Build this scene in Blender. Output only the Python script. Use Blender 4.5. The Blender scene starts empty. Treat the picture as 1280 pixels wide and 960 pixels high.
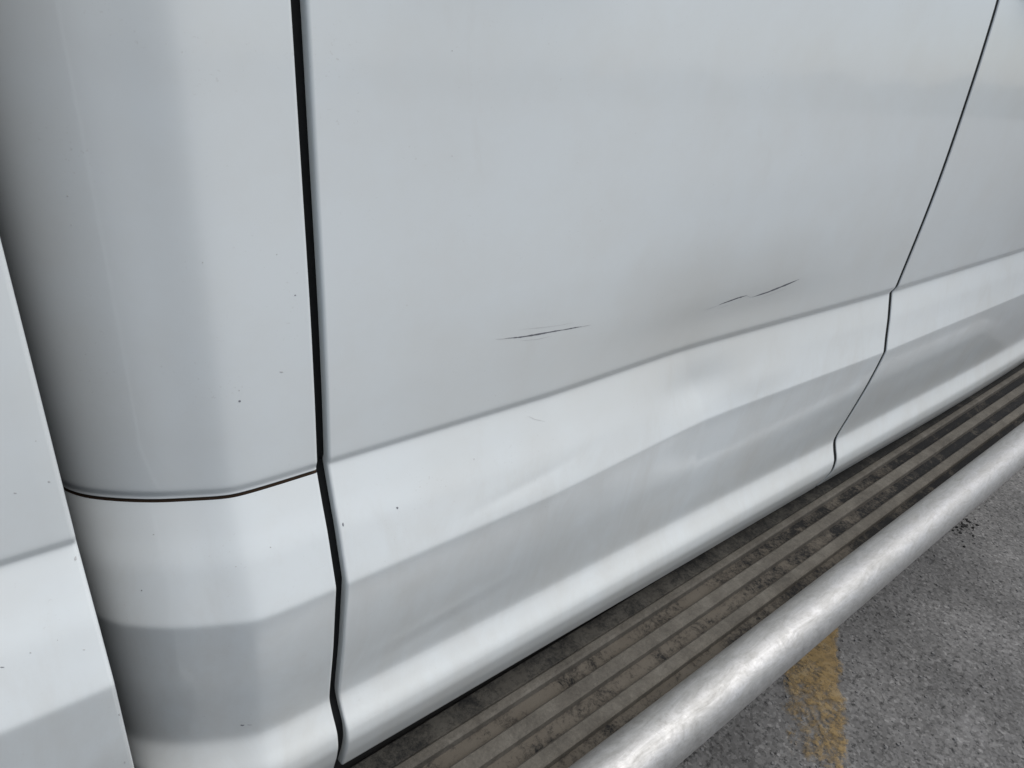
import bpy, bmesh, math, random
import numpy as np
from mathutils import Vector, Matrix

random.seed(7)
rng = np.random.default_rng(11)
scene = bpy.context.scene
col = scene.collection

# ------------------------------------------------------------------ camera
D = 0.43            # metres from the lens to the truck's flank
H = 1.20            # lens height above the asphalt
FPX = 873.73        # focal length in pixels of the 1280 px wide photograph
XC = np.array([0.78236276, -0.22239078, 0.58176529])   # truck axes seen from the camera
YC = np.array([-0.61592291, -0.41491813, 0.66968792])
ZC = np.array([0.09245255, -0.88226146, -0.46159207])
W = np.array([XC, YC, ZC])
cam_data = bpy.data.cameras.new('camera')
cam_data.sensor_fit = 'HORIZONTAL'
cam_data.sensor_width = 36.0
cam_data.lens = FPX / 1280 * 36.0
cam_data.clip_start = 0.02
cam_data.clip_end = 1000
cam = bpy.data.objects.new('camera', cam_data)
col.objects.link(cam)
r_, d_, f_ = W[:, 0], W[:, 1], W[:, 2]
cam.matrix_world = Matrix(((r_[0], -d_[0], -f_[0], 0), (r_[1], -d_[1], -f_[1], -D),
                           (r_[2], -d_[2], -f_[2], H), (0, 0, 0, 1)))
scene.camera = cam

# ------------------------------------------------------------------ sky and light
SUN_EL, SUN_AZ = 61, 143          # degrees; azimuth clockwise from +Y
world = bpy.data.worlds.new('World')
scene.world = world
world.use_nodes = True
wn, wl = world.node_tree.nodes, world.node_tree.links
wn.clear()
sky = wn.new('ShaderNodeTexSky'); sky.sky_type = 'NISHITA'; sky.sun_disc = False
sky.sun_elevation = math.radians(SUN_EL); sky.sun_rotation = math.radians(SUN_AZ)
sky.air_density = 1.0; sky.dust_density = 2.0; sky.ozone_density = 1.0
hs = wn.new('ShaderNodeHueSaturation'); hs.inputs['Saturation'].default_value = 0.80
bg = wn.new('ShaderNodeBackground'); bg.inputs['Strength'].default_value = 0.05
wo = wn.new('ShaderNodeOutputWorld')
wl.new(sky.outputs[0], hs.inputs['Color']); wl.new(hs.outputs[0], bg.inputs['Color']); wl.new(bg.outputs[0], wo.inputs['Surface'])
sl = bpy.data.lights.new('sun', 'SUN'); sl.energy = 1.5; sl.angle = math.radians(55); sl.color = (1.0, 0.985, 0.965)
so = bpy.data.objects.new('sun', sl); col.objects.link(so)
az, el = math.radians(SUN_AZ), math.radians(SUN_EL)
sd = Vector((math.sin(az) * math.cos(el), math.cos(az) * math.cos(el), math.sin(el)))
so.rotation_euler = sd.to_track_quat('Z', 'Y').to_euler()
so.location = sd * 20
scene.view_settings.view_transform = 'Standard'
scene.view_settings.look = 'None'
scene.view_settings.exposure = 0.80
scene.view_settings.gamma = 1.0
scene.view_settings.use_curve_mapping = False

# ------------------------------------------------------------------ materials
def mat(name):
    m = bpy.data.materials.new(name); m.use_nodes = True
    return m, m.node_tree.nodes, m.node_tree.links, m.node_tree.nodes['Principled BSDF']
def coords(n, l, scale=None):
    tc = n.new('ShaderNodeTexCoord'); mp = n.new('ShaderNodeMapping')
    l.new(tc.outputs['Object'], mp.inputs['Vector'])
    if scale: mp.inputs['Scale'].default_value = scale
    return mp.outputs[0]
def noise(n, l, v, scale, detail=4, rough=0.55, dist=0.0):
    t = n.new('ShaderNodeTexNoise'); t.inputs['Scale'].default_value = scale; t.inputs['Detail'].default_value = detail
    t.inputs['Roughness'].default_value = rough; t.inputs['Distortion'].default_value = dist
    l.new(v, t.inputs['Vector']); return t.outputs[0]
def ramp(n, l, f, stops):
    r = n.new('ShaderNodeValToRGB'); e = r.color_ramp.elements
    while len(e) < len(stops): e.new(0.5)
    for el_, (p, c) in zip(e, stops):
        el_.position = p; el_.color = (*c, 1) if len(c) == 3 else c
    l.new(f, r.inputs[0]); return r.outputs[0]
def g(v): return (v, v, v)
def mix(n, l, f, a, b, mode='MIX'):
    m = n.new('ShaderNodeMix'); m.data_type = 'RGBA'; m.blend_type = mode
    for s, x in ((m.inputs[0], f), (m.inputs[6], a), (m.inputs[7], b)):
        if hasattr(x, 'is_linked'): l.new(x, s)
        else: s.default_value = (*x, 1) if isinstance(x, tuple) else x
    return m.outputs[2]
def bump(n, l, p, h, strength, dist, prev=None):
    b = n.new('ShaderNodeBump'); b.inputs['Strength'].default_value = strength; b.inputs['Distance'].default_value = dist
    l.new(h, b.inputs['Height'])
    if prev: l.new(prev, b.inputs['Normal'])
    return b.outputs[0]

def make_paint():
    m, n, l, p = mat('white_paint')
    v = coords(n, l)
    tc = n.new('ShaderNodeTexCoord'); sx = n.new('ShaderNodeSeparateXYZ'); l.new(tc.outputs['Object'], sx.inputs[0])
    dust = noise(n, l, v, 9, 6, 0.65)
    speck = noise(n, l, v, 420, 2, 0.5)
    film = ramp(n, l, dust, [(0.40, (0.78, 0.825, 0.83)), (0.72, (0.755, 0.785, 0.775))])
    # dusty film that also paints in lower-body shade, in streaky, patchy drifts
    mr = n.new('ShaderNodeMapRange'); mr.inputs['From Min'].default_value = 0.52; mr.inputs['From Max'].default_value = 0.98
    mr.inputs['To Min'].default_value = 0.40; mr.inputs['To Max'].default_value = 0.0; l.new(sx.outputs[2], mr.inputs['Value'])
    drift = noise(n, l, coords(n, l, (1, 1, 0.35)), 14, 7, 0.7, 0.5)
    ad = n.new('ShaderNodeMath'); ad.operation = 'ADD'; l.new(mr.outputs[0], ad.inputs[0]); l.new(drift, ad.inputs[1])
    film_shade = ramp(n, l, ad.outputs[0], [(0.64, g(0)), (1.02, g(0.36))])
    # scuff grime plus painted-in dent shading where the door was hit
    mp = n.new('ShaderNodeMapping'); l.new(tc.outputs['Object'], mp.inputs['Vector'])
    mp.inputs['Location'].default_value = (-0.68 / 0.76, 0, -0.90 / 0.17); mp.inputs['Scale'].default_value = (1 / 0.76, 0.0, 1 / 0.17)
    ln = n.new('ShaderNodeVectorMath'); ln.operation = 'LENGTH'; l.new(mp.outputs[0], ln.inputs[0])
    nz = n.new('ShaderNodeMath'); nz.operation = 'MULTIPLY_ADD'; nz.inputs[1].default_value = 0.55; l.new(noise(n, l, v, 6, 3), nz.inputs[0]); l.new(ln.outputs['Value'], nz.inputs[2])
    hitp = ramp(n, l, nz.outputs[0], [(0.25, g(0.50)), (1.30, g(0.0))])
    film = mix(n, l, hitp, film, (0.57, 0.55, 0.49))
    c0 = mix(n, l, film_shade, film, (0.56, 0.535, 0.475))
    sp = ramp(n, l, speck, [(0.66, g(0)), (0.78, g(1))])
    patch = ramp(n, l, noise(n, l, v, 22, 3), [(0.48, g(0)), (0.66, g(0.30))])
    f = mix(n, l, 1.0, sp, patch, 'MULTIPLY')
    c = mix(n, l, f, c0, (0.45, 0.44, 0.41))
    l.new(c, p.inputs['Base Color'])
    p.inputs['Roughness'].default_value = 0.35
    p.inputs['Coat Weight'].default_value = 0.88
    l.new(ramp(n, l, ad.outputs[0], [(0.40, g(0.035)), (0.95, g(0.17))]), p.inputs['Coat Roughness'])
    p.inputs['Coat IOR'].default_value = 1.5
    p.inputs['Specular IOR Level'].default_value = 0.3
    w = bump(n, l, p, noise(n, l, v, 5.5, 1), 0.12, 0.004)
    o = bump(n, l, p, noise(n, l, v, 330, 1), 0.05, 0.0004, w)
    l.new(o, p.inputs['Coat Normal'])
    return m

def make_plain(name, c, rough=0.5, metal=0.0, spec=0.5):
    m, n, l, p = mat(name)
    v = coords(n, l)
    cc = ramp(n, l, noise(n, l, v, 30, 5), [(0.3, tuple(x * 0.82 for x in c)), (0.7, tuple(min(1, x * 1.15) for x in c))])
    l.new(cc, p.inputs['Base Color'])
    p.inputs['Roughness'].default_value = rough; p.inputs['Metallic'].default_value = metal
    p.inputs['Specular IOR Level'].default_value = spec
    return m

def make_tube():
    m, n, l, p = mat('scuffed_aluminium')
    v = coords(n, l, (1, 1, 1)); vs = coords(n, l, (0.25, 1, 1)); va = coords(n, l, (1.0, 0.22, 0.22))
    blot = noise(n, l, vs, 60, 7, 0.75, 0.8)
    ring = noise(n, l, va, 95, 4, 0.6)
    fine = noise(n, l, v, 240, 4, 0.7)
    c = ramp(n, l, blot, [(0.30, (0.36, 0.355, 0.335)), (0.62, (0.53, 0.527, 0.52))])
    dirt = ramp(n, l, fine, [(0.52, g(0)), (0.72, g(0.55))])
    l.new(mix(n, l, dirt, c, (0.33, 0.32, 0.30)), p.inputs['Base Color'])
    l.new(ramp(n, l, blot, [(0.3, g(0.66)), (0.7, g(0.46))]), p.inputs['Roughness'])
    l.new(ramp(n, l, noise(n, l, v, 70, 4), [(0.35, g(0.92)), (0.70, g(0.70))]), p.inputs['Metallic'])
    b1 = bump(n, l, p, noise(n, l, v, 60, 5, 0.65, 0.5), 0.30, 0.0022, bump(n, l, p, ring, 0.14, 0.0020))
    b2 = bump(n, l, p, fine, 0.25, 0.0006, b1)
    l.new(b2, p.inputs['Normal'])
    return m

def make_tread(name, base, dust, lo, hi, clean):
    """dusty moulded plastic: dust lies in streaky patches, thinner further forward along the board"""
    m, n, l, p = mat(name)
    tc = n.new('ShaderNodeTexCoord'); sx = n.new('ShaderNodeSeparateXYZ'); l.new(tc.outputs['Object'], sx.inputs[0])
    v = coords(n, l); vs = coords(n, l, (0.8, 0.5, 1))
    a = noise(n, l, vs, 75, 7, 0.75, 0.8); b = noise(n, l, v, 210, 5, 0.75, 0.5); c = noise(n, l, v, 13, 4, 0.6)
    s = n.new('ShaderNodeMath'); s.operation = 'ADD'; l.new(a, s.inputs[0]); l.new(b, s.inputs[1])
    s2 = n.new('ShaderNodeMath'); s2.operation = 'ADD'; l.new(s.outputs[0], s2.inputs[0]); l.new(c, s2.inputs[1])
    mr = n.new('ShaderNodeMapRange'); mr.inputs['From Min'].default_value = 0.70; mr.inputs['From Max'].default_value = 1.45
    mr.inputs['To Min'].default_value = 0.0; mr.inputs['To Max'].default_value = -clean; l.new(sx.outputs[0], mr.inputs['Value'])
    s3 = n.new('ShaderNodeMath'); s3.operation = 'ADD'; l.new(s2.outputs[0], s3.inputs[0]); l.new(mr.outputs[0], s3.inputs[1])
    dv = n.new('ShaderNodeMath'); dv.operation = 'MULTIPLY'; dv.inputs[1].default_value = 1 / 3; l.new(s3.outputs[0], dv.inputs[0])
    f = ramp(n, l, dv.outputs[0], [(lo, g(0)), (hi, g(1))])
    d2 = ramp(n, l, noise(n, l, v, 26, 4), [(0.3, dust), (0.7, tuple(x * 1.25 for x in (dust[0] * .96, dust[1] * .98, dust[2])))])
    l.new(mix(n, l, f, base, d2), p.inputs['Base Color'])
    l.new(ramp(n, l, f, [(0, g(0.7)), (1, g(0.92))]), p.inputs['Roughness'])
    p.inputs['Specular IOR Level'].default_value = 0.18
    l.new(bump(n, l, p, noise(n, l, v, 300, 4, 0.7), 0.8, 0.0012, bump(n, l, p, f, 0.35, 0.001)), p.inputs['Normal'])
    return m

def make_asphalt():
    m, n, l, p = mat('asphalt')
    v = coords(n, l)
    vo = n.new('ShaderNodeTexVoronoi'); vo.inputs['Scale'].default_value = 170; l.new(v, vo.inputs['Vector'])
    vo2 = n.new('ShaderNodeTexVoronoi'); vo2.inputs['Scale'].default_value = 80; l.new(v, vo2.inputs['Vector'])
    bw = n.new('ShaderNodeRGBToBW'); l.new(vo.outputs['Color'], bw.inputs[0])
    bw2 = n.new('ShaderNodeRGBToBW'); l.new(vo2.outputs['Color'], bw2.inputs[0])
    st = ramp(n, l, bw.outputs[0], [(0.15, (0.106, 0.104, 0.101)), (0.55, (0.150, 0.148, 0.144)), (0.8, (0.188, 0.186, 0.181)), (0.95, (0.25, 0.246, 0.24))])
    st2 = ramp(n, l, bw2.outputs[0], [(0.70, g(0)), (0.9, g(0.5))])
    c1 = mix(n, l, st2, st, (0.15, 0.148, 0.146))
    pits = ramp(n, l, noise(n, l, v, 75, 5, 0.7), [(0.34, g(1)), (0.47, g(0))])
    c2 = mix(n, l, pits, c1, g(0.028))
    big = ramp(n, l, noise(n, l, v, 5, 5, 0.6), [(0.3, g(0.72)), (0.72, g(1.25))])
    c3 = mix(n, l, 1.0, c2, big, 'MULTIPLY')
    pale = ramp(n, l, noise(n, l, v, 17, 5, 0.65, 0.8), [(0.66, g(0)), (0.76, g(0.55))])
    c4 = mix(n, l, pale, c3, (0.21, 0.205, 0.20))
    tc = n.new('ShaderNodeTexCoord'); mp = n.new('ShaderNodeMapping'); l.new(tc.outputs['Object'], mp.inputs['Vector'])
    mp.inputs['Location'].default_value = (-1.40 / 0.20, 0.335 / 0.09, 0); mp.inputs['Scale'].default_value = (1 / 0.20, 1 / 0.09, 0)
    ln = n.new('ShaderNodeVectorMath'); ln.operation = 'LENGTH'; l.new(mp.outputs[0], ln.inputs[0])
    nz = n.new('ShaderNodeMath'); nz.operation = 'MULTIPLY_ADD'; l.new(noise(n, l, v, 34, 5, 0.7, 0.6), nz.inputs[0]); nz.inputs[1].default_value = 2.6; l.new(ln.outputs['Value'], nz.inputs[2])
    chalk = ramp(n, l, nz.outputs[0], [(0.0, g(0.8)), (1.0, g(0.0))])
    nz2 = n.new('ShaderNodeMath'); nz2.operation = 'MULTIPLY'; nz2.inputs[1].default_value = 0.62; l.new(nz.outputs[0], nz2.inputs[0])
    l.new(nz2.outputs[0], chalk.node.inputs[0])
    c4 = mix(n, l, chalk, c4, (0.36, 0.355, 0.35))
    l.new(c4, p.inputs['Base Color'])
    p.inputs['Roughness'].default_value = 0.88
    p.inputs['Specular IOR Level'].default_value = 0.35
    h1 = bump(n, l, p, noise(n, l, v, 70, 6, 0.7), 0.45, 0.006)
    h2 = bump(n, l, p, vo.outputs['Distance'], -0.5, 0.003, h1)
    l.new(h2, p.inputs['Normal'])
    return m

def make_line():
    m, n, l, p = mat('worn_yellow_paint')
    v = coords(n, l)
    c = ramp(n, l, noise(n, l, v, 38, 5, 0.7), [(0.3, (0.12, 0.09, 0.05)), (0.50, (0.27, 0.185, 0.075)), (0.75, (0.33, 0.26, 0.155))])
    l.new(c, p.inputs['Base Color']); p.inputs['Roughness'].default_value = 0.85
    tc = n.new('ShaderNodeTexCoord'); uv = n.new('ShaderNodeSeparateXYZ'); l.new(tc.outputs['UV'], uv.inputs[0])
    # U: 0 at one long edge, 1 at the other; V runs along the line in metres
    def M(op, a, b=None):
        q = n.new('ShaderNodeMath'); q.operation = op
        for i, x in enumerate((a, b)):
            if x is None: continue
            if hasattr(x, 'is_linked'): l.new(x, q.inputs[i])
            else: q.inputs[i].default_value = x
        return q.outputs[0]
    vo = n.new('ShaderNodeTexVoronoi'); vo.inputs['Scale'].default_value = 150; l.new(v, vo.inputs['Vector'])
    bw = n.new('ShaderNodeRGBToBW'); l.new(vo.outputs['Color'], bw.inputs[0])
    w = M('ADD', M('MULTIPLY', noise(n, l, v, 110, 6, 0.8), 0.44), M('MULTIPLY', noise(n, l, v, 22, 4, 0.6), 0.44))
    w = M('ADD', w, M('MULTIPLY', bw.outputs[0], 0.14))
    uu = M('ADD', uv.outputs[0], M('MULTIPLY', M('SUBTRACT', noise(n, l, v, 16, 5, 0.7), 0.5), 0.55))
    edge = M('MULTIPLY', M('MAXIMUM', M('MINIMUM', uu, M('SUBTRACT', 1.0, uu)), -0.1), 2.2)
    edge = M('MINIMUM', edge, 0.26)
    near = M('MAXIMUM', M('SUBTRACT', 1.0, M('MULTIPLY', uv.outputs[1], 3.2)), -0.1)
    w = M('SUBTRACT', w, M('MULTIPLY', near, M('ADD', 0.02, M('MULTIPLY', uv.outputs[0], 0.22))))
    l.new(ramp(n, l, M('ADD', w, edge), [(0.60, g(0)), (0.78, g(0.88))]), p.inputs['Alpha'])
    l.new(bump(n, l, p, noise(n, l, v, 70, 6, 0.7), 0.4, 0.005), p.inputs['Normal'])
    return m

def make_glass():
    m, n, l, p = mat('tinted_glass')
    v = coords(n, l)
    l.new(ramp(n, l, noise(n, l, v, 3), [(0.3, (0.010, 0.013, 0.014)), (0.7, (0.016, 0.020, 0.021))]), p.inputs['Base Color'])
    p.inputs['Roughness'].default_value = 0.03; p.inputs['Coat Weight'].default_value = 0.6
    return m

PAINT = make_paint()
RUBBER = make_plain('black_rubber', (0.0045, 0.005, 0.0055), 0.6, 0, 0.2)
SHADEGREY = make_plain('gap_shade_grey', (0.055, 0.057, 0.06), 0.7)  # dark tone paints slot shade onto the white headboard and bed edge
BODYDARK = make_plain('underbody_black', (0.018, 0.018, 0.018), 0.8)
TUBE = make_tube()
TREAD = make_tread('dusty_groove_plastic', (0.012, 0.012, 0.012), (0.095, 0.083, 0.067), 0.405, 0.51, 0.34)
RIB = make_tread('dusty_rib_plastic', (0.060, 0.055, 0.047), (0.122, 0.111, 0.093), 0.37, 0.60, -0.06)
INNER = make_tread('dusty_inner_plastic', (0.022, 0.022, 0.021), (0.072, 0.067, 0.057), 0.42, 0.54, 0.25)
ASPHALT = make_asphalt()
LINE = make_line()
GLASS = make_glass()
SCRATCH = make_plain('bare_scratch', (0.16, 0.165, 0.18), 0.7)
SCUFF = make_plain('pale_scuff', (0.56, 0.565, 0.56), 0.7)
CHIP = make_plain('paint_chip_dark', (0.22, 0.23, 0.25), 0.8)
RUST = make_plain('seam_grime', (0.085, 0.050, 0.028), 0.9)
GRIT = make_plain('loose_grit', (0.17, 0.168, 0.165), 0.9)
GRITD = make_plain('dark_grit', (0.018, 0.018, 0.017), 0.9)
CHROME = make_plain('chrome', (0.75, 0.75, 0.76), 0.15, 1.0)
LAMP = make_plain('red_lens', (0.35, 0.012, 0.010), 0.15)
TYRE = make_plain('tyre_rubber', (0.022, 0.022, 0.023), 0.85)

# ------------------------------------------------------------------ object helpers
def link(name, verts, faces, material, parent=None, smooth=True):
    me = bpy.data.meshes.new(name)
    me.from_pydata([tuple(map(float, p)) for p in verts], [], [tuple(map(int, q)) for q in faces])
    me.materials.append(material)
    if smooth: me.polygons.foreach_set('use_smooth', [True] * len(me.polygons))
    me.update()
    o = bpy.data.objects.new(name, me); col.objects.link(o)
    if parent: o.parent = parent
    return o
def from_bm(name, bm, material, parent=None, smooth=False):
    me = bpy.data.meshes.new(name); bm.to_mesh(me); bm.free(); me.materials.append(material)
    if smooth: me.polygons.foreach_set('use_smooth', [True] * len(me.polygons))
    o = bpy.data.objects.new(name, me); col.objects.link(o)
    if parent: o.parent = parent
    return o
def grid_faces(nr, nc, off=0, flip=False):
    i, j = np.meshgrid(np.arange(nr - 1), np.arange(nc - 1), indexing='ij')
    a = (off + i * nc + j).ravel()
    q = np.stack([a, a + 1, a + nc + 1, a + nc], 1)
    return q[:, ::-1] if flip else q
def box_bm(lo, hi, bev=0.0, seg=2):
    bm = bmesh.new(); bmesh.ops.create_cube(bm, size=1)
    for v in bm.verts:
        v.co = Vector([(lo[k] + hi[k]) / 2 + v.co[k] * (hi[k] - lo[k]) for k in range(3)])
    if bev: bmesh.ops.bevel(bm, geom=bm.edges[:], offset=bev, segments=seg, affect='EDGES', profile=0.5)
    return bm
def box(name, lo, hi, material, parent, bev=0.0, seg=2):
    return from_bm(name, box_bm(lo, hi, bev, seg), material, parent)
def prism(name, pts, axis_lo, axis_hi, material, parent, bev=0.0):
    """side outline given as (x, z), extruded along y"""
    bm = bmesh.new()
    a = [bm.verts.new((x, axis_lo, z)) for x, z in pts]; b = [bm.verts.new((x, axis_hi, z)) for x, z in pts]
    bm.faces.new(a); bm.faces.new(b[::-1]); k = len(pts)
    for i in range(k): bm.faces.new((a[i], b[i], b[(i + 1) % k], a[(i + 1) % k]))
    bmesh.ops.recalc_face_normals(bm, faces=bm.faces[:])
    if bev: bmesh.ops.bevel(bm, geom=bm.edges[:], offset=bev, segments=3, affect='EDGES', profile=0.5)
    return from_bm(name, bm, material, parent)
def struct(o, kind='structure'):
    o['kind'] = kind; return o

# ------------------------------------------------------------------ ground
ground = struct(link('asphalt_ground', [(-180, -180, 0), (180, -180, 0), (180, 180, 0), (-180, 180, 0)], [(0, 1, 2, 3)], ASPHALT))
ground['label'] = 'worn grey asphalt of the car park under the truck'

def line_strip(name, p, d, L, w, label):
    d = Vector((*d, 0)).normalized(); nrm = Vector((-d.y, d.x, 0))
    nseg = 40; vs = []; uv = []
    for i in range(nseg + 1):
        c = Vector((*p, 0.004)) + d * (L * i / nseg)
        for j in range(5):
            vs.append(c + nrm * (w * j / 4)); uv.append((j / 4, L * i / nseg))
    o = link(name, vs, grid_faces(nseg + 1, 5), LINE)
    ul = o.data.uv_layers.new(name='UV')
    for lp in o.data.loops: ul.data[lp.index].uv = uv[lp.vertex_index]
    struct(o); o['label'] = label
    return o
# worn yellow bay line that runs out from under the truck at an angle
line_strip('parking_line', (1.10, 0.175 - D), (0.845, 0.535), 4.0, 0.140, 'worn yellow parking line running out from under the truck')

# ------------------------------------------------------------------ flank profile of the truck
XR, XF = 0.4465, 2.62          # rear and front shut lines, in units of D
# control points as (x/y, z/y) sight-line ratios at the two shut lines
R_raw = [(.4484, -.7385), (.4455, -.7479), (.4557, -.8388), (.4642, -.908), (.4788, -1.058), (.47383, -1.1279),
         (.4668, -1.2301), (.45674, -1.3278), (.4522, -1.3751), (.46048, -1.4409), (.4700, -1.5058), (.4715, -1.556), (.46492, -1.5941), (.45444, -1.6278)]
F_raw = [(2.6900, -.7440), (2.6560, -.7575), (2.7253, -.8744), (2.7653, -.9557), (2.8070, -1.032), (2.7864, -1.095),
         (2.752, -1.180), (2.6800, -1.303), (2.6240, -1.3850), (2.6645, -1.4480), (2.7170, -1.5201), (2.7210, -1.5734), (2.6710, -1.6009), (2.6080, -1.6166)]
def conv(raw, x): return [(x / a, x / a * b) for a, b in raw]
ZUP = [.42, .20, 0, -.15, -.3, -.45, -.6]
Rup = [(1.050, .42), (1.030, .20), (1.0166, 0), (1.0105, -.15), (1.0035, -.3), (.9965, -.45), (.9945, -.6)]
Fu = conv([(2.560, .45), (2.672, .1873), (2.6908, .0496), (2.7039, -.0569), (2.7209, -.2868), (2.7227, -.4139), (2.7134, -.5315), (2.6988, -.6649)], XF)
fz = np.array([p[1] for p in Fu])[::-1]; fy = np.array([p[0] for p in Fu])[::-1]
Fup = [(float(np.interp(z, fz, fy)), z) for z in ZUP]
RC = np.array(Rup + conv(R_raw, XR)); FC = np.array(Fup + conv(F_raw, XF))
SIG = np.array([.05, .05, .05, .05, .05, .05, .03, .0035, .0030, .004, .010, .0050, .015, .02, .02, .013, .010, .010, .011, .012, .010])
seg = np.concatenate([[0], np.cumsum(np.linalg.norm(np.diff(RC, axis=0), axis=1))])
NV0 = 1500
sv = np.linspace(0, seg[-1], NV0)
def smooth_curve(C):
    base = np.stack([np.interp(sv, seg, C[:, k]) for k in range(2)], 1)
    sg = np.interp(sv, seg, SIG)
    pad = 150; ds = sv[1] - sv[0]
    ext = np.concatenate([base[0] - (base[1] - base[0]) * np.arange(pad, 0, -1)[:, None], base, base[-1] + (base[-1] - base[-2]) * np.arange(1, pad + 1)[:, None]])
    out = np.empty_like(base)
    for i in range(NV0):
        s = sg[i] / ds; k = np.arange(-pad, pad + 1); w = np.exp(-.5 * (k / s) ** 2); w /= w.sum()
        out[i] = w @ ext[i:i + 2 * pad + 1]
    return out
RP, FP = smooth_curve(RC), smooth_curve(FC)
sC = seg                                    # arc positions of the control points
V_CHAR, V_END, V_TOP = sC[8], sC[-1], 0.0
# sample rows: dense near the creases
def rows(v0, v1, n):
    t = np.linspace(v0, v1, 4000)
    dens = 1 + 8 * np.exp(-((t - sC[8]) / .02) ** 2) + 2 * np.exp(-((t - sC[11]) / .05) ** 2) + 1.0 * (t > sC[9])
    c = np.cumsum(dens); c = (c - c[0]) / (c[-1] - c[0])
    return np.interp(np.linspace(0, 1, n), c, t)
def sstep(a, b, x):
    t = np.clip((x - a) / (b - a), 0, 1); return t * t * (3 - 2 * t)
DZ = np.array([-1.45, -1.34, -1.22, -1.10, -.99, -.87, -.76, -.62, -.46, -.30])
DA = np.array([0, .0012, .0058, .0108, .0158, .0132, .0100, .0060, .0022, 0])
ZD = np.linspace(-1.8, .6, 1201); AD = np.interp(ZD, DZ, DA)
_k = np.exp(-.5 * (np.arange(-60, 61) * .002 / .028) ** 2); AD = np.convolve(np.pad(AD, 60, mode='edge'), _k / _k.sum(), 'valid')
def dent(x, z):
    """inward push of the damaged rear door, metres; x in metres, z in units of D below the lens"""
    x = np.asarray(x, float); z = np.asarray(z, float)
    A = np.interp(z, ZD, AD)
    xp = 0.69 - 0.06 * sstep(-1.0, -.7, z)
    t = np.where(x < xp, (x - 0.42) / (xp - 0.42), (1.115 - x) / (1.115 - xp))
    t = np.clip(t, 0, 1); t = t * t * (3 - 2 * t) * .22 + .78 * t - .05 * np.exp(-((x - xp) / .035) ** 2)
    y = A * t
    # shallow crease above the flare's edge, towards the rear of the door
    y += .0006 * np.exp(-((x - .385) / .065) ** 2) * np.exp(-((z + .930 - (x - .385) * .25) / .014) ** 2)
    y -= .0004 * np.exp(-((x - .400) / .07) ** 2) * np.exp(-((z + .965) / .020) ** 2)
    # faint ripple low on the door
    q = z + 1.290 - (x - .27) * .25
    y += .0005 * np.exp(-((x - .30) / .075) ** 2) * (np.exp(-(q / .022) ** 2) - .8 * np.exp(-((q - .045) / .02) ** 2))
    y += .0044 * np.exp(-((x - .665) / .060) ** 2) * np.exp(-((z + .865) / .060) ** 2)
    y -= .0014 * np.exp(-((x - .80) / .07) ** 2) * np.exp(-((z + .90) / .05) ** 2)
    y += .0022 * np.exp(-((x - .72) / .16) ** 2) * np.exp(-((z + .665) / .06) ** 2)
    return y
def flank(x, v):
    """x metres, v arc position (units of D, measured on the rear section) -> world y, z"""
    x = np.asarray(x, float); v = np.asarray(v, float)
    s = np.clip((x / D - XR) / (XF - XR), 0, 1.0)
    ry, rz = np.interp(v, sv, RP[:, 0]), np.interp(v, sv, RP[:, 1])
    fy_, fz_ = np.interp(v, sv, FP[:, 0]), np.interp(v, sv, FP[:, 1])
    y = ry + (fy_ - ry) * s; z = rz + (fz_ - rz) * s
    y = y + .010 * np.clip(x / D - 3.6, 0, None) ** 2 * (x > 0)
    return (y - 1) * D, z
def door_y(x, v, dented):
    y, z = flank(x, v)
    if dented: y = y + dent(x, z)
    return y, H + z * D

HEM = [(0.0, .024), (0.0, .0045), (.0002, .0018), (.0007, .0006), (.0016, .0002), (.0021, 0.0), (.0026, 0.0)]
def panel_x(x0, x1, n):
    a = [(x0 + o, d) for o, d in HEM]; b = [(x1 - o, d) for o, d in HEM][::-1]
    mid = [(x, 0.0) for x in np.linspace(x0 + .0046, x1 - .0046, n)]
    return a + mid + b
def door_panel(name, x0, x1, n, v0, v1, nv, parent, dented, hole=None, top_hem=True):
    cols = panel_x(x0, x1, n); vv = rows(v0, v1, nv)
    X = np.array([c[0] for c in cols]); Dp = np.array([c[1] for c in cols])
    XX, VV = np.meshgrid(X, vv); YY, ZZ = door_y(XX, VV, dented)
    YY = YY + Dp[None, :]
    # turned-under flange along the bottom edge
    nb = 4; ext = []
    for k in range(1, nb + 1):
        ext.append((XX[-1], YY[-1] + .010 * k, ZZ[-1] - .0030 * k + .0012 * k * k))
    XX = np.vstack([XX] + [e[0] for e in ext]); YY = np.vstack([YY] + [e[1] for e in ext]); ZZ = np.vstack([ZZ] + [e[2] for e in ext])
    V = np.stack([XX, YY, ZZ], -1).reshape(-1, 3); F = grid_faces(XX.shape[0], XX.shape[1])
    if hole is not None:
        cx, cz, r = hole
        dd = np.hypot(V[:, 0] - cx, V[:, 2] - cz); ins = dd < r
        F = F[~ins[F].all(1)]
        used = np.zeros(len(V), bool); used[F.ravel()] = True
        mv = ins & used
        k = r / np.maximum(dd[mv], 1e-6)
        V[mv, 0] = cx + (V[mv, 0] - cx) * k; V[mv, 2] = cz + (V[mv, 2] - cz) * k
        remap = np.cumsum(used) - 1; V = V[used]; F = remap[F]
    return link(name, V, F, PAINT, parent)

truck = bpy.data.objects.new('pickup_truck', None); col.objects.link(truck)
truck['label'] = 'white pickup truck with a dented, scratched rear door above a ribbed running board'
truck['category'] = 'truck'

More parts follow.
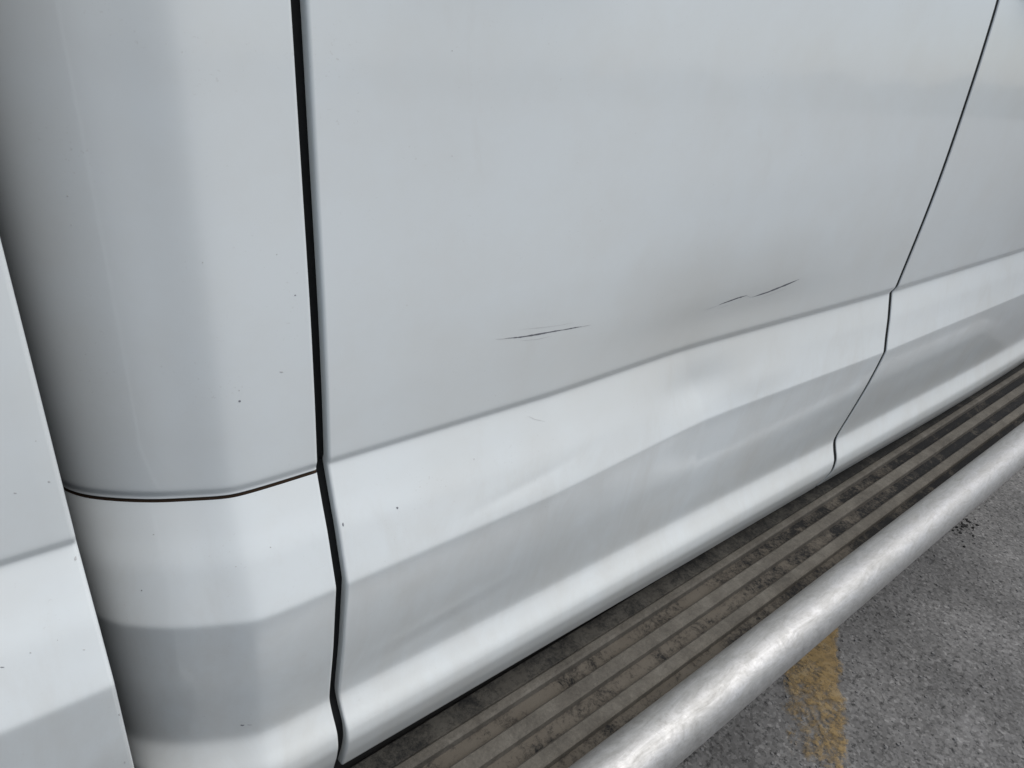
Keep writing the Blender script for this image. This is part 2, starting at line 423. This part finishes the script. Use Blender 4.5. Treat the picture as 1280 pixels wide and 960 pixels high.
XRm, XFm = XR * D, XF * D
GAPR, GAPF = .0086, .0090
X_FRONT = 2.14                      # front edge of the front door
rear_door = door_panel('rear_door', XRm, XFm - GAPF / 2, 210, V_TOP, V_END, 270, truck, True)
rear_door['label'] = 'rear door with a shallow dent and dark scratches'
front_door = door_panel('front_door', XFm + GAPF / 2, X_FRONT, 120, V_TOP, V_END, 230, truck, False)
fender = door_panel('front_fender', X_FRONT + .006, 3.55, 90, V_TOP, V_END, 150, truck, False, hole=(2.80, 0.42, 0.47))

# cab corner: the panel wraps round into the slot between cab and bed
corner_ctrl = np.array([(XR - GAPR / D, 0), (.40, 0), (.34, .0), (.29, .002), (.26, .009), (.215, .030), (.164, .056), (.11, .094), (.070, .133),
                        (.047, .182), (.036, .26), (.030, .36), (.030, .55), (.030, 1.0)])
def catmull(P, n):
    P = np.vstack([2 * P[0] - P[1], P, 2 * P[-1] - P[-2]]); out = []
    for i in range(1, len(P) - 2):
        t = np.linspace(0, 1, n, endpoint=False)[:, None]
        a, b, c, d = P[i - 1], P[i], P[i + 1], P[i + 2]
        out.append(.5 * ((2 * b) + (c - a) * t + (2 * a - 5 * b + 4 * c - d) * t ** 2 + (3 * b - 3 * c + d - a) * t ** 3))
    out.append(P[-2][None]); return np.vstack(out)
cc = catmull(corner_ctrl, 9)
k = np.exp(-.5 * (np.arange(-6, 7) / 2.2) ** 2); k /= k.sum()
cs = np.stack([np.convolve(np.pad(cc[:, j], 6, mode='edge'), k, 'valid') for j in range(2)], 1)
cc[4:-4] = cs[4:-4]
def corner_panel(name, v0, v1, nv, parent, top_lip=False, bot_lip=False):
    x0 = cc[0, 0] * D
    cols = [(x0 - o, d) for o, d in HEM] + [(x0 - .0046, 0)] + [(c[0] * D, c[1] * D) for c in cc if c[0] * D < x0 - .006]
    X = np.array([c[0] for c in cols]); Dp = np.array([c[1] for c in cols]); vv = rows(v0, v1, nv)
    XX, VV = np.meshgrid(X, vv); YY, Z = flank(XX, VV); ZZ = H + Z * D; YY = YY + Dp
    L = []
    if top_lip:
        L = [(XX[0], YY[0] + .010, ZZ[0] - .0006)]
        XX = np.vstack([a[0] for a in L] + [XX]); YY = np.vstack([a[1] for a in L] + [YY]); ZZ = np.vstack([a[2] for a in L] + [ZZ])
    if bot_lip:
        L = [(XX[-1], YY[-1] + .0008, ZZ[-1] - .0006), (XX[-1], YY[-1] + .0030, ZZ[-1] - .0010), (XX[-1], YY[-1] + .016, ZZ[-1] - .0005)]
        XX = np.vstack([XX] + [a[0] for a in L]); YY = np.vstack([YY] + [a[1] for a in L]); ZZ = np.vstack([ZZ] + [a[2] for a in L])
    V = np.stack([XX, YY, ZZ], -1).reshape(-1, 3)
    return link(name, V, grid_faces(XX.shape[0], XX.shape[1], flip=True), PAINT, parent)
VS = V_CHAR + .004
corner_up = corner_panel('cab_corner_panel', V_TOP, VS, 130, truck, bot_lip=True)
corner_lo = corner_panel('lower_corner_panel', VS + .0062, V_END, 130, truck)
# grime packed in the seam between the two corner panels
def seam_strip():
    X = np.array([c[0] * D for c in cc]); Dp = np.array([c[1] * D for c in cc])
    V = []
    for dv in (-.004, .010):
        y, z = flank(X, np.full_like(X, VS + dv)); V += list(zip(X, y + Dp + .0034, H + z * D))
    return link('corner_seam', V, grid_faces(2, len(X), flip=True), RUST, truck)
seam_strip()

# dark seals that close the shut lines
def seal(name, xc, half, parent, depth):
    vv = rows(V_TOP, V_END, 160); X = np.linspace(xc - half, xc + half, 5)
    XX, VV = np.meshgrid(X, vv); YY, Z = flank(XX, VV)
    V = np.stack([XX, YY + depth, H + Z * D], -1).reshape(-1, 3)
    return link(name, V, grid_faces(len(vv), 5), RUBBER, parent)
seal('door_seal', XRm - GAPR / 2, .022, rear_door, .0090)
seal('door_seal', XFm, .022, front_door, .0017)
seal('door_seal', X_FRONT + .003, .02, front_door, .008)

# bed side: same section, front edge standing proud of the slot
BX = .0450 * D
def bed_side():
    cols = [(-2.05, .03), (-2.05, .004), (-2.048, .001), (-2.044, 0)] + [(x, 0) for x in np.linspace(-2.03, BX - .0030, 190)] + \
           [(BX - .0014, .0003), (BX - .0005, .0012), (BX, .003), (BX, .006)]
    vv = rows(sC[1] * .5, V_END, 190)
    X = np.array([c[0] for c in cols]); Dp = np.array([c[1] for c in cols])
    XX, VV = np.meshgrid(X, vv); YY, Z = flank(XX, VV); YY = YY + Dp; ZZ = H + Z * D * .97
    YY = YY - .014
    V = np.stack([XX, YY, ZZ], -1).reshape(-1, 3); F = grid_faces(*XX.shape)
    cx, cz, r = -.98, .42, .46
    dd = np.hypot(V[:, 0] - cx, V[:, 2] - cz); ins = dd < r
    F = F[~ins[F].all(1)]; used = np.zeros(len(V), bool); used[F.ravel()] = True; mv = ins & used
    kk = r / np.maximum(dd[mv], 1e-6)
    V[mv, 0] = cx + (V[mv, 0] - cx) * kk; V[mv, 2] = cz + (V[mv, 2] - cz) * kk
    remap = np.cumsum(used) - 1
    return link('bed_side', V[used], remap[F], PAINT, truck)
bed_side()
def bed_lip():  # inner return of the bed flange, coloured dark to stand for shade
    vv = rows(sC[1] * .5, V_END, 120); X = np.array([BX - .0006, BX - .001, BX - .012, BX - .04]); Dp = np.array([-.008, .018, .030, .036])
    XX, VV = np.meshgrid(X, vv); YY, Z = flank(XX, VV)
    return link('bed_edge_shade_return', np.stack([XX, YY + Dp, H + Z * D * .97], -1).reshape(-1, 3), grid_faces(len(vv), 4), SHADEGREY, truck)
bed_lip()

# ------------------------------------------------------------------ the rest of the truck
WID = 1.98
bed_top = float(H + np.interp(sC[1] * .5, sv, RP[:, 1]) * D)
box('bed_floor', (-2.03, .05, .62), (-.045, WID - .05, .70), BODYDARK, truck)
box('bed_headboard', (-.045, .022, .45), (-.030, WID - .022, bed_top + .02), SHADEGREY, truck, .004)
seal_b = box('gap_baffle', (-.028, .075, .50), (.010, .090, bed_top), RUBBER, truck)
box('bed_rail', (-2.05, .004, bed_top - .006), (BX - .006, .075, bed_top + .022), BODYDARK, truck, .008)
box('bed_inner_wall', (-2.03, .065, .68), (-.05, .085, bed_top - .008), PAINT, truck)
box('bed_far_side', (-2.05, WID - .08, .5), (BX, WID, bed_top + .02), PAINT, truck, .02)
box('tailgate', (-2.075, .02, .62), (-2.032, WID - .09, bed_top + .015), PAINT, truck, .01)
box('tail_lamp', (-2.085, .004, .95), (-2.052, .12, 1.32), LAMP, truck, .012)
box('rear_bumper', (-2.24, .03, .50), (-2.09, WID - .05, .70), CHROME, truck, .03)
box('chassis_frame', (-2.0, .42, .42), (3.4, WID - .42, .56), BODYDARK, truck)
belt = H + .42 * D
# cab core behind the outer panels
prism('cab_core', [(.05, .56), (2.45, .56), (2.45, belt - .03), (.05, belt - .03)], .055, WID - .02, BODYDARK, truck)
prism('cab_rear_wall', [(.016, .55), (.05, .55), (.05, belt + .02), (.016, belt + .02)], .25, WID - .02, PAINT, truck)
box('sill', (.06, .028, .50), (2.15, .10, .60), BODYDARK, truck)
# greenhouse: leaning pillars, glass and roof
roof_z = 1.93; lean = .17
def gh(x, t): return (x, .022 + lean * t + .0, belt + (roof_z - .10 - belt) * t)
def gh_quad(name, x0, x1, t0, t1, x0t, x1t, material, parent, off=0.0, th=.012):
    a, b, c, d = [Vector(gh(*q)) + Vector((0, off, 0)) for q in ((x0, t0), (x1, t0), (x1t, t1), (x0t, t1))]
    back = Vector((0, th, 0)); P = [a, b, c, d] + [q + back for q in (a, b, c, d)]
    return link(name, P, [(0, 1, 2, 3), (7, 6, 5, 4), (0, 4, 5, 1), (1, 5, 6, 2), (2, 6, 7, 3), (3, 7, 4, 0)], material, parent, False)
gh_quad('window_frame', XRm + .004, XFm - .004, -.02, .035, XRm + .006, XFm - .004, RUBBER, rear_door, -.004, .02)
gh_quad('window', XRm + .11, XFm - .055, .036, .93, XRm + .16, XFm - .075, GLASS, rear_door, .006)
gh_quad('window_frame', XRm + .004, XRm + .108, .036, .93, XRm + .05, XRm + .158, PAINT, rear_door)
gh_quad('window_frame', XFm - .053, XFm - .004, .036, .93, XFm - .073, XFm - .004, RUBBER, rear_door)
gh_quad('window_frame', XFm + .004, X_FRONT - .004, -.02, .035, XFm + .004, X_FRONT - .03, RUBBER, front_door, -.004, .02)
gh_quad('window', XFm + .055, X_FRONT - .06, .036, .93, XFm + .065, X_FRONT - .52, GLASS, front_door, .006)
gh_quad('window_frame', XFm + .004, XFm + .053, .036, .93, XFm + .004, XFm + .063, RUBBER, front_door)
gh_quad('window_frame', X_FRONT - .058, X_FRONT - .006, .036, .93, X_FRONT - .518, X_FRONT - .45, PAINT, front_door)
gh_quad('cab_pillar', .03, XRm, .0, .93, .06, XRm + .046, PAINT, truck)
ry0 = gh(0, 1)[1]
prism('roof', [(.05, roof_z - .145), (1.72, roof_z - .145), (1.66, roof_z - .055), (1.45, roof_z - .005), (.9, roof_z + .01), (.2, roof_z - .01), (.07, roof_z - .05)], ry0 - .028, WID - ry0 + .028, PAINT, truck, .02)
def quad3(name, pts, material, th):
    P = [Vector(p) for p in pts]; nrm = (P[1] - P[0]).cross(P[3] - P[0]).normalized() * th
    V = P + [p + nrm for p in P]
    return link(name, V, [(3, 2, 1, 0), (4, 5, 6, 7), (0, 1, 5, 4), (1, 2, 6, 5), (2, 3, 7, 6), (3, 0, 4, 7)], material, truck, False)
quad3('windscreen', [(2.16, .06, belt + .02), (2.16, WID - .06, belt + .02), (1.70, WID - ry0 - .02, roof_z - .11), (1.70, ry0 + .02, roof_z - .11)], GLASS, -.01)
quad3('rear_window', [(.025, .14, belt + .03), (.025, WID - .14, belt + .03), (.06, WID - ry0 - .08, roof_z - .15), (.06, ry0 + .08, roof_z - .15)], GLASS, .008)
prism('bonnet', [(2.12, .85), (3.55, .85), (3.60, 1.20), (3.50, 1.33), (2.9, belt + .0), (2.12, belt + .03)], .05, WID - .05, PAINT, truck, .03)
box('grille', (3.56, .30, .72), (3.64, WID - .30, 1.22), BODYDARK, truck, .02)
box('headlight', (3.50, .03, .92), (3.63, .28, 1.20), CHROME, truck, .02)
box('headlight', (3.50, WID - .28, .92), (3.63, WID - .03, 1.20), CHROME, truck, .02)
box('front_bumper', (3.52, .0, .45), (3.76, WID, .72), CHROME, truck, .04)
for xd, dr in ((XRm + .06, rear_door), (XFm + .08, front_door)):
    hb = box('door_handle', (xd, -.028, 1.315), (xd + .20, -.004, 1.348), PAINT, dr, .010, 3)
    for e in (.015, .165): box('handle_mount', (xd + e, -.012, 1.318), (xd + e + .022, .03, 1.344), PAINT, hb)
mr = box('door_mirror', (X_FRONT - .20, -.31, belt + .02), (X_FRONT - .08, -.10, belt + .30), BODYDARK, front_door, .03, 3)
box('mirror_arm', (X_FRONT - .16, -.12, belt + .06), (X_FRONT - .11, .03, belt + .11), BODYDARK, mr, .01)
box('mirror_glass', (X_FRONT - .206, -.295, belt + .04), (X_FRONT - .201, -.115, belt + .28), CHROME, mr)
def lathe(name, prof, y0, c, material, parent, n=56):
    V = []; m = len(prof)
    for i in range(n):
        a = 2 * math.pi * i / n
        for r, y in prof: V.append((c[0] + r * math.cos(a), y0 + y, c[1] + r * math.sin(a)))
    F = [(i * m + j, i * m + j + 1, ((i + 1) % n) * m + j + 1, ((i + 1) % n) * m + j) for i in range(n) for j in range(m - 1)]
    return link(name, V, F, material, parent)
for cx in (-.98, 2.80):
    for y0, fl in ((.035, 1), (WID - .035, -1)):
        w = bpy.data.objects.new('wheel', None); col.objects.link(w); w.parent = truck
        pr = [(.235, .02), (.30, .0), (.36, .012), (.385, .035), (.392, .08), (.392, .20), (.385, .245), (.33, .27), (.235, .25)]
        lathe('tyre', [(r, y * fl) for r, y in pr], y0, (cx, .392), TYRE, w)
        pr = [(.0, .03), (.05, .028), (.075, .045), (.11, .055), (.19, .035), (.222, .028), (.24, .018), (.24, .05), (.225, .10)]
        lathe('rim', [(r, y * fl) for r, y in pr], y0, (cx, .392), CHROME, w)
    box('wheel_housing', (cx - .46, .25, .75), (cx + .46, .42, .93), BODYDARK, truck)
    box('axle', (cx - .05, .2, .34), (cx + .05, WID - .2, .44), BODYDARK, truck, .02)

# ------------------------------------------------------------------ running board
board = bpy.data.objects.new('running_board', None); col.objects.link(board); board.parent = truck
BD = (0.00716, 0.01522)               # drift inward and upward per metre forward
BX0, BX1, BXS = .06, 2.28, .6
def extrude(name, prof, material, x0=BX0, x1=BX1, closed=True, n=90, wob=0.0):
    V = []; m = len(prof)
    for i in range(n + 1):
        x = x0 + (x1 - x0) * i / n
        for y, z in prof: V.append((x, y + BD[0] * (x - BXS) + wob * math.sin(x * 9), H + z + BD[1] * (x - BXS)))
    F = []
    for i in range(n):
        for j in range(m if closed else m - 1):
            F.append((i * m + j, i * m + (j + 1) % m, (i + 1) * m + (j + 1) % m, (i + 1) * m + j))
    if closed: F += [tuple(range(m))[::-1], tuple(n * m + j for j in range(m))]
    o = link(name, V, F, material, board, False)
    return o
ZT = -.730
def strip(name, y0, y1, z, th, material, r=.0022):
    return extrude(name, [(y0, z - r), (y0 - r, z), (y1 + r, z), (y1, z - r), (y1, z - th), (y0, z - th)], material)
extrude('board_frame', [(.050, ZT - .019), (-.128, ZT - .019), (-.128, ZT - .04), (.03, ZT - .055), (.05, ZT - .05)], BODYDARK)
strip('tread_pad', -.0075, -.1300, ZT - .0125, .006, TREAD)
strip('inner_tread', .0215, -.0070, ZT - .004, .014, INNER)
for y0, y1 in ((-.0078, -.0208), (-.0432, -.0628), (-.0864, -.1048)):
    strip('tread_rib', y0, y1, ZT, .013, RIB, .0026)
TY, TZ, TR = -.1588, -.7290, .0334
tb = extrude('edge_tube', [(TY + TR * math.cos(a), TZ + TR * math.sin(a)) for a in np.linspace(0, 2 * math.pi, 48, endpoint=False)], TUBE, n=120)
tb.data.polygons.foreach_set('use_smooth', [len(p.vertices) == 4 for p in tb.data.polygons])
for xb in (.45, 1.25, 2.0):
    box('bracket', (xb, -.10, H + ZT - .085), (xb + .06, .45, H + ZT - .045), BODYDARK, board, .006)

# ------------------------------------------------------------------ scratches and chips, put where the sight lines meet the panels
def ray(u, v): return W @ np.array([u - 640, v - 480, FPX])
def corner_dy(x):
    o = np.argsort(cc[:80, 0]); return np.interp(x / D, cc[:80, 0][o], cc[:80, 1][o]) * D
def surf_y(x, z, kind):
    s = np.clip((x / D - XR) / (XF - XR), 0, 1.0); zr = (z - H) / D / (.97 if kind == 'bed' else 1)
    zz = RP[:, 1] + (FP[:, 1] - RP[:, 1]) * s
    v = np.interp(zr, zz[::-1], sv[::-1])
    y, _ = flank(x, v); y = float(y)
    if kind == 'door': y += float(dent(x, zr))
    if kind == 'corner': y += corner_dy(x)
    if kind == 'bed': y -= .014
    return y
def hit(u, v, kind):
    r = ray(u, v); t = D / r[1]
    for _ in range(40):
        x, z = r[0] * t, H + r[2] * t
        t = .5 * t + .5 * (surf_y(x, z, kind) + D) / r[1]
    return Vector((r[0] * t, r[1] * t - D, H + r[2] * t))
def normal(p, kind):
    e = .0015
    dx = (surf_y(p.x + e, p.z, kind) - surf_y(p.x - e, p.z, kind)) / (2 * e)
    dz = (surf_y(p.x, p.z + e, kind) - surf_y(p.x, p.z - e, kind)) / (2 * e)
    return Vector((dx, -1, dz)).normalized()
OWN = {'door': rear_door, 'front': front_door, 'corner': None, 'bed': None}
def chip(u, v, kind, ru, rv, parent, material):
    c = hit(u, v, kind); nrm = normal(c, kind); dist = (c - Vector((0, -D, H))).length / FPX
    V = []; n = 9
    for i in range(n):
        a = 2 * math.pi * i / n; k = random.uniform(.65, 1.2)
        p = hit(u + ru * k * math.cos(a), v + rv * k * math.sin(a), kind); V.append(p + nrm * .00012)
    V.append(c + nrm * .00032)
    return link('paint_chip', V, [(i, (i + 1) % n, n) for i in range(n)][::-1], material, parent)
def scratch(pts, wid, kind, parent, material, name='scratch'):
    P = [np.array(p, float) for p in pts]; dense = []
    for a, b in zip(P[:-1], P[1:]):
        for t in np.linspace(0, 1, 7, endpoint=False): dense.append(a + (b - a) * t)
    dense.append(P[-1]); n = len(dense); V = []
    for i, p in enumerate(dense):
        t = dense[min(i + 1, n - 1)] - dense[max(i - 1, 0)]; t = t / np.linalg.norm(t); q = np.array([-t[1], t[0]])
        f = i / (n - 1); w = wid * (math.sin(math.pi * min(max(f, .02), .98)) ** .7) * random.uniform(.55, 1.1)
        for sgn in (-.5, .5):
            x = p + q * w * sgn; h = hit(x[0], x[1], kind); V.append(h + normal(h, kind) * .00015)
    return link(name, V, grid_faces(n, 2), material, parent)
scratch([(619, 424), (628, 423.6), (642, 422.4)], .8, 'door', rear_door, SCUFF)
scratch([(630, 423.2), (650, 421.4), (670, 418.2), (694, 413.8), (706, 411.8)], 2.2, 'door', rear_door, SCRATCH)
scratch([(700, 413), (716, 410), (727, 408)], 1.4, 'door', rear_door, SCRATCH)
scratch([(724, 408.8), (739, 406)], .8, 'door', rear_door, SCUFF)
scratch([(648, 412), (676, 409.5), (700, 406.5), (718, 403)], .5, 'door', rear_door, SCUFF)
scratch([(650, 426), (672, 424), (690, 420)], .5, 'door', rear_door, SCUFF)
scratch([(880, 388), (889, 385), (902, 380)], .8, 'door', rear_door, SCUFF)
scratch([(899, 380.8), (911, 376.5), (922, 372.5), (934, 369)], 2.0, 'door', rear_door, SCRATCH)
scratch([(933, 369.2), (937, 371.3), (941, 371.3)], .6, 'door', rear_door, SCUFF)
scratch([(940, 371.5), (960, 365), (980, 357), (999, 349)], 1.9, 'door', rear_door, SCRATCH)
scratch([(895, 386), (905, 383), (916, 379)], .5, 'door', rear_door, SCUFF)
scratch([(952, 372), (968, 366), (984, 360)], .5, 'door', rear_door, SCUFF)
scratch([(660, 520), (668, 524), (681, 527)], .8, 'door', rear_door, SCUFF)
for u, v, a, b, m in ((496.5, 635, 1.4, 1.6, CHIP), (428.6, 655.5, 1.3, 2.6, CHIP), (592.5, 574, .8, 1.4, SCUFF),
                      (565, 63.5, 1.1, .8, SCUFF), (565, 195, .9, .7, SCUFF)):
    chip(u, v, 'door', a, b, rear_door, m)
for u, v, a, b, m, par in ((299, 488, .9, .9, SCUFF, 0), (299.5, 501.5, 1.7, 1.3, CHIP, 0), (369, 369, 1.2, .9, CHIP, 0), (253.5, 328, .9, .9, SCUFF, 0),
                           (84.5, 245, 1.1, 1.2, SCUFF, 0), (89, 281, .8, .8, SCUFF, 0), (352, 465, 3.0, .8, SCUFF, 0), (346, 318, 1.0, .7, SCUFF, 0),
                           (338, 684, 1.2, .9, SCUFF, 1), (177, 738, 1.0, .9, CHIP, 1), (192, 668, 1.2, .9, SCUFF, 1), (295, 708, 1.0, .7, SCUFF, 1),
                           (303, 906.5, 3.0, .9, CHIP, 1), (312, 906, 3.5, .5, SCUFF, 1)):
    chip(u, v, 'corner', a, b, corner_lo if par else corner_up, m)
bed = [o for o in truck.children if o.name.startswith('bed_side')][0]
for u, v, a, b, m in ((61, 602, 2.2, 1.3, SCUFF), (45, 551, .9, .8, SCUFF), (94.5, 698, 1.6, 3.0, SCUFF), (3, 834, 3.5, .8, CHIP), (38, 816, 1.6, .9, SCUFF),
                      (105, 812, 1.6, .8, SCUFF), (149, 893, 1.2, 1.5, SCUFF), (19, 616, 2.0, 1.0, SCUFF), (156, 953, 1.4, 1.6, SCUFF), (72, 800, .8, .7, SCUFF)):
    chip(u, v, 'bed', a, b, bed, m)

# ------------------------------------------------------------------ loose grit on the asphalt
def grit(name, n, cx, cy, sx, sy, smin, smax, material, label):
    V, F = [], []
    for _ in range(n):
        x, y = cx + rng.normal() * sx, cy + rng.normal() * sy; s = smin + (smax - smin) * rng.random() ** 3
        base = len(V); h = s * rng.uniform(.4, .8); k = 6; a0 = rng.random() * 6.28
        for i in range(k):
            a = a0 + 6.283 * i / k; rr = s * rng.uniform(.7, 1.15); V.append((x + rr * math.cos(a), y + rr * math.sin(a), -.0005))
        for i in range(k):
            a = a0 + .4 + 6.283 * i / k; rr = s * rng.uniform(.45, .8); V.append((x + rr * math.cos(a), y + rr * math.sin(a), h * rng.uniform(.7, 1.1)))
        for i in range(k): F.append((base + i, base + (i + 1) % k, base + k + (i + 1) % k, base + k + i))
        F.append(tuple(base + k + i for i in range(k)))
    o = link(name, V, F, material, None, False); struct(o, 'stuff'); o['label'] = label
    return o
grit('gravel', 2600, 1.6, -.15, .75, .35, .0015, .0050, GRIT, 'fine pale grit scattered over the asphalt')
grit('dark_gravel', 110, 2.16, .385 - D, .045, .022, .001, .006, GRITD, 'dark crumbs of asphalt beside the running board tube')


# ------------------------------------------------------------------ unseen leafy row added to mirror as a faint dark band in the paint
def added_hedge():
    V, F = [], []
    for i in range(7000):
        a = rng.uniform(.05, .75) * math.pi; R = rng.uniform(39, 41)
        hmax = 1.5 + .25 * math.sin(a * 37) + .2 * math.sin(a * 83 + 1)
        z = rng.uniform(0, 1) * hmax; s_ = rng.uniform(.12, .28)
        u = Vector(rng.normal(size=3)).normalized(); w = u.orthogonal().normalized() * s_; u = u * s_
        c = Vector((R * math.cos(a), -R * math.sin(a), z)); b = len(V)
        V += [c - u - w, c + u - w * .6, c + u * .8 + w, c - u * .7 + w]; F.append((b, b + 1, b + 2, b + 3))
    o = link('added_hedge', V, F, make_plain('foliage', (0.055, 0.075, 0.035), 0.8), None, False)
    struct(o, 'stuff'); o['label'] = 'low green leafy row added out of view to mirror darkly in the paint'
added_hedge()
